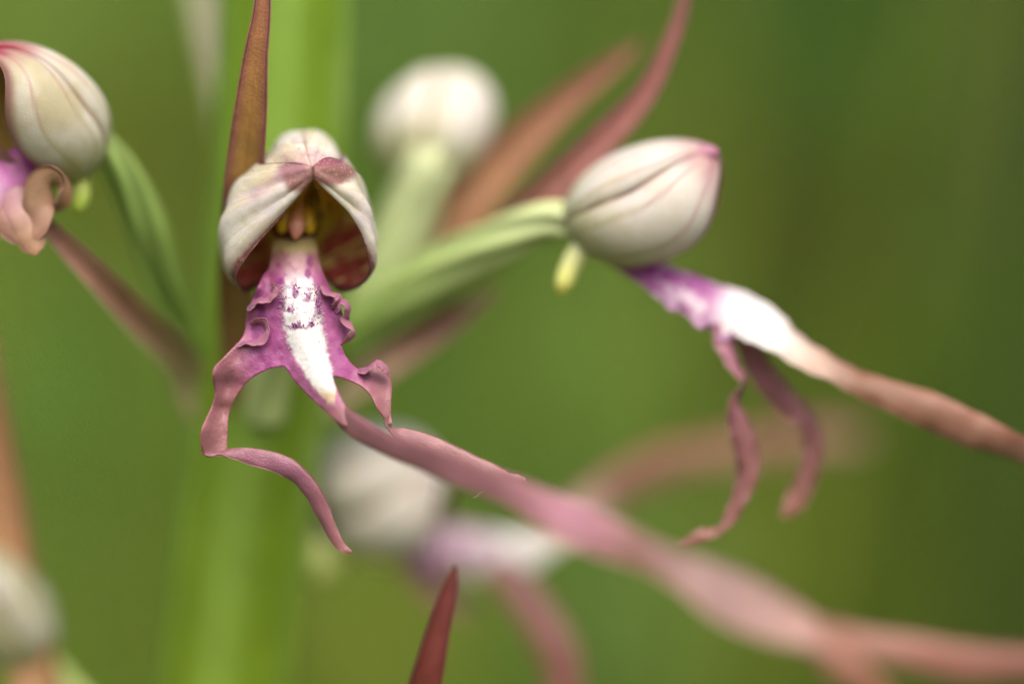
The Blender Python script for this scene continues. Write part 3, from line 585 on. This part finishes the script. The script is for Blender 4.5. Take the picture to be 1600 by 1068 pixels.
ribbon('side_lobe', [(1160,520,185,30,10,0.1),(1184,574,196,40,0,0.15),(1222,622,206,42,0,0.15),(1256,650,212,36,20,0.15),(1272,684,216,32,10,0.15),(1268,726,218,30,0,0.15),(1252,766,220,34,-5,0.2),(1236,792,222,30,0,0.15),(1222,806,222,8,0)], M_LIP, fr, crose(srgb(176, 100, 120), srgb(158, 94, 96), srgb(190, 126, 106), srgb(146, 84, 84), 15), 90, 11, 5, 3.5, 4, 0.9)

# upper flower seen from behind
fu = flower((690, 180, 440), 'blurred white flower seen from behind above the closed pink one')
hood(fu, (662, 290, 410), (706, 124, 540), (-0.2, 0.5, 0.8), 110, 0.15, (A([0.85, 0.84, 0.72]), srgb(200, 170, 160), MAROON), 0.8, 0.2, 9)
tube('ovary', [(545,560,440,34),(580,480,440,40),(615,400,430,46),(645,320,415,44),(668,256,400,44),(676,225,420,30)], M_GREEN, fu, cgreen(srgb(160, 184, 118), srgb(204, 210, 170)), 60, 48, 6, 0.12, 2.2)

# left flower at the edge of the picture
fl = flower((60, 170, 120), 'flower with curled lobe turned away on a long thin green ovary beside the pink bract')
hood(fl, (138, 268, 165), (-34, 84, 60), (0.42, 0.55, 0.72), 106, 0.5, (A([0.62, 0.58, 0.40]), srgb(170, 108, 112), srgb(190, 160, 96)), 1.2, 1.0, 13, 0.0, 0.34)
tube('ovary', [(316,540,390,20),(290,500,370,22),(256,430,310,27),(226,350,250,30),(190,272,200,28),(150,225,165,26),(118,235,150,20)], M_GREEN, fl, cgreen(srgb(112, 144, 60), srgb(152, 176, 104)), 70, 48, 6, 0.13, 2.2)
tube('spur', [(118,262,150,17),(122,285,142,18),(124,305,138,18),(120,325,136,13),(116,334,136,4)], M_GREEN, fl, lambda t, th: stops(t, [(0, srgb(196, 206, 120)), (1, srgb(150, 180, 60))]), 24, 16)
lip_band(fl, [(84,232,120,60,0,0.1),(62,248,110,70,0,0.12),(38,266,96,80,0,0.15),(12,286,84,88,0,0.15),(-20,308,74,88,0,0.15),(-70,340,60,70,0,0.15),(-130,380,46,60,0,0.15),(-260,470,20,50,0,0.1),(-420,560,0,20,0,0.1)], 16, [(0, srgb(130, 80, 90)), (0.2, srgb(164, 96, 130)), (0.35, srgb(196, 110, 180)), (0.48, srgb(222, 180, 214)), (0.6, srgb(206, 140, 170)), (1, srgb(170, 110, 110))])
ribbon('side_lobe', [(0,330,74,50,10,0.1),(28,356,64,52,0,0.1),(52,352,58,46,30,0.15),(60,318,54,50,-10,0.2),(74,288,56,54,-50,0.3),(92,288,66,44,-100,0.2),(96,312,78,40,-120,0.1),(84,330,86,20,-120,0.1)], M_LIP, fl, crose(srgb(196, 136, 120), srgb(196, 150, 110), srgb(180, 120, 70), srgb(170, 110, 80), 17, 0.5), 80, 11, 6)
ribbon('side_lobe', [(10,300,80,50,0,0.1),(30,330,64,50,5,0.12),(44,362,56,48,0,0.15),(52,386,54,36,0,0.15),(56,398,54,8,0)], M_LIP, fl, crose(srgb(214, 150, 170), srgb(206, 156, 116), srgb(190, 132, 92), srgb(170, 112, 84), 18, 0.5), 50, 11, 6)

# lower flower behind the hero's ribbons
fd = flower((600, 760, 600), 'blurred cream flower behind the twisted ribbons, purple throat and arching lip')
hood(fd, (508, 800, 600), (692, 742, 510), (-0.2, -0.35, 0.85), 122, 0.2, (A([0.88, 0.87, 0.76]), srgb(210, 180, 170), MAROON), 0.8, 0.15, 19)
tube('ovary', [(392,930,500,30),(430,900,540,44),(480,850,590,50),(530,800,620,40)], M_GREEN, fd, cgreen(srgb(150, 180, 80), srgb(205, 215, 150)), 50, 30, 6, 0.07, 1.4)
tube('spur', [(524,820,560,32),(504,856,548,38),(494,892,544,34),(488,922,544,10)], M_GREEN, fd, lambda t, th: stops(t, [(0, srgb(214, 222, 160)), (1, srgb(176, 196, 90))]), 24, 18)
lip_band(fd, [(600,850,600,60,0,0.1),(650,850,590,80,10,0.15),(710,858,590,84,0,0.15),(770,866,600,84,0,0.12),(820,858,610,66,10,0.1),(880,820,620,60,20,0.1),(950,768,660,66,0,0.15),(1030,726,740,64,0,0.15),(1120,704,840,54,20,0.1),(1210,694,930,58,0,0.1),(1290,684,1010,52,0,0.1),(1350,684,1060,16,0)], 20)
ribbon('side_lobe', [(770,880,595,50,0,0.1),(810,920,590,60,0,0.15),(850,975,585,62,10,0.15),(876,1030,580,62,0,0.15),(880,1090,580,56,0,0.15),(860,1150,580,10,0)], M_LIP, fd, crose(srgb(190, 130, 130), srgb(166, 96, 92), srgb(170, 104, 90), srgb(150, 84, 80), 21), 60, 11, 7)
ribbon('side_lobe', [(640,870,600,50,0,0.1),(660,900,605,50,0,0.15),(690,935,615,40,0,0.15),(740,960,620,10,0)], M_LIP, fd, crose(srgb(184, 130, 150), srgb(180, 130, 120), srgb(170, 120, 100), srgb(160, 110, 100), 22), 40, 9, 7)
# bud low on the left
fb = flower((-20, 960, 460), 'pale closed bud low on the left flank of the spike beside a tan bract')
hood(fb, (60, 1040, 480), (-60, 850, 430), (0.6, -0.2, 0.75), 80, 0.2, (A([0.46, 0.47, 0.28]), srgb(190, 150, 130), MAROON), 0.6, 0.3, 23)
tube('ovary', [(300,1330,500,26),(220,1240,500,34),(140,1140,495,38),(60,1040,482,30)], M_GREEN, fb, cgreen(srgb(140, 170, 80), srgb(190, 206, 130)), 50, 26, 6, 0.07, 1.4)
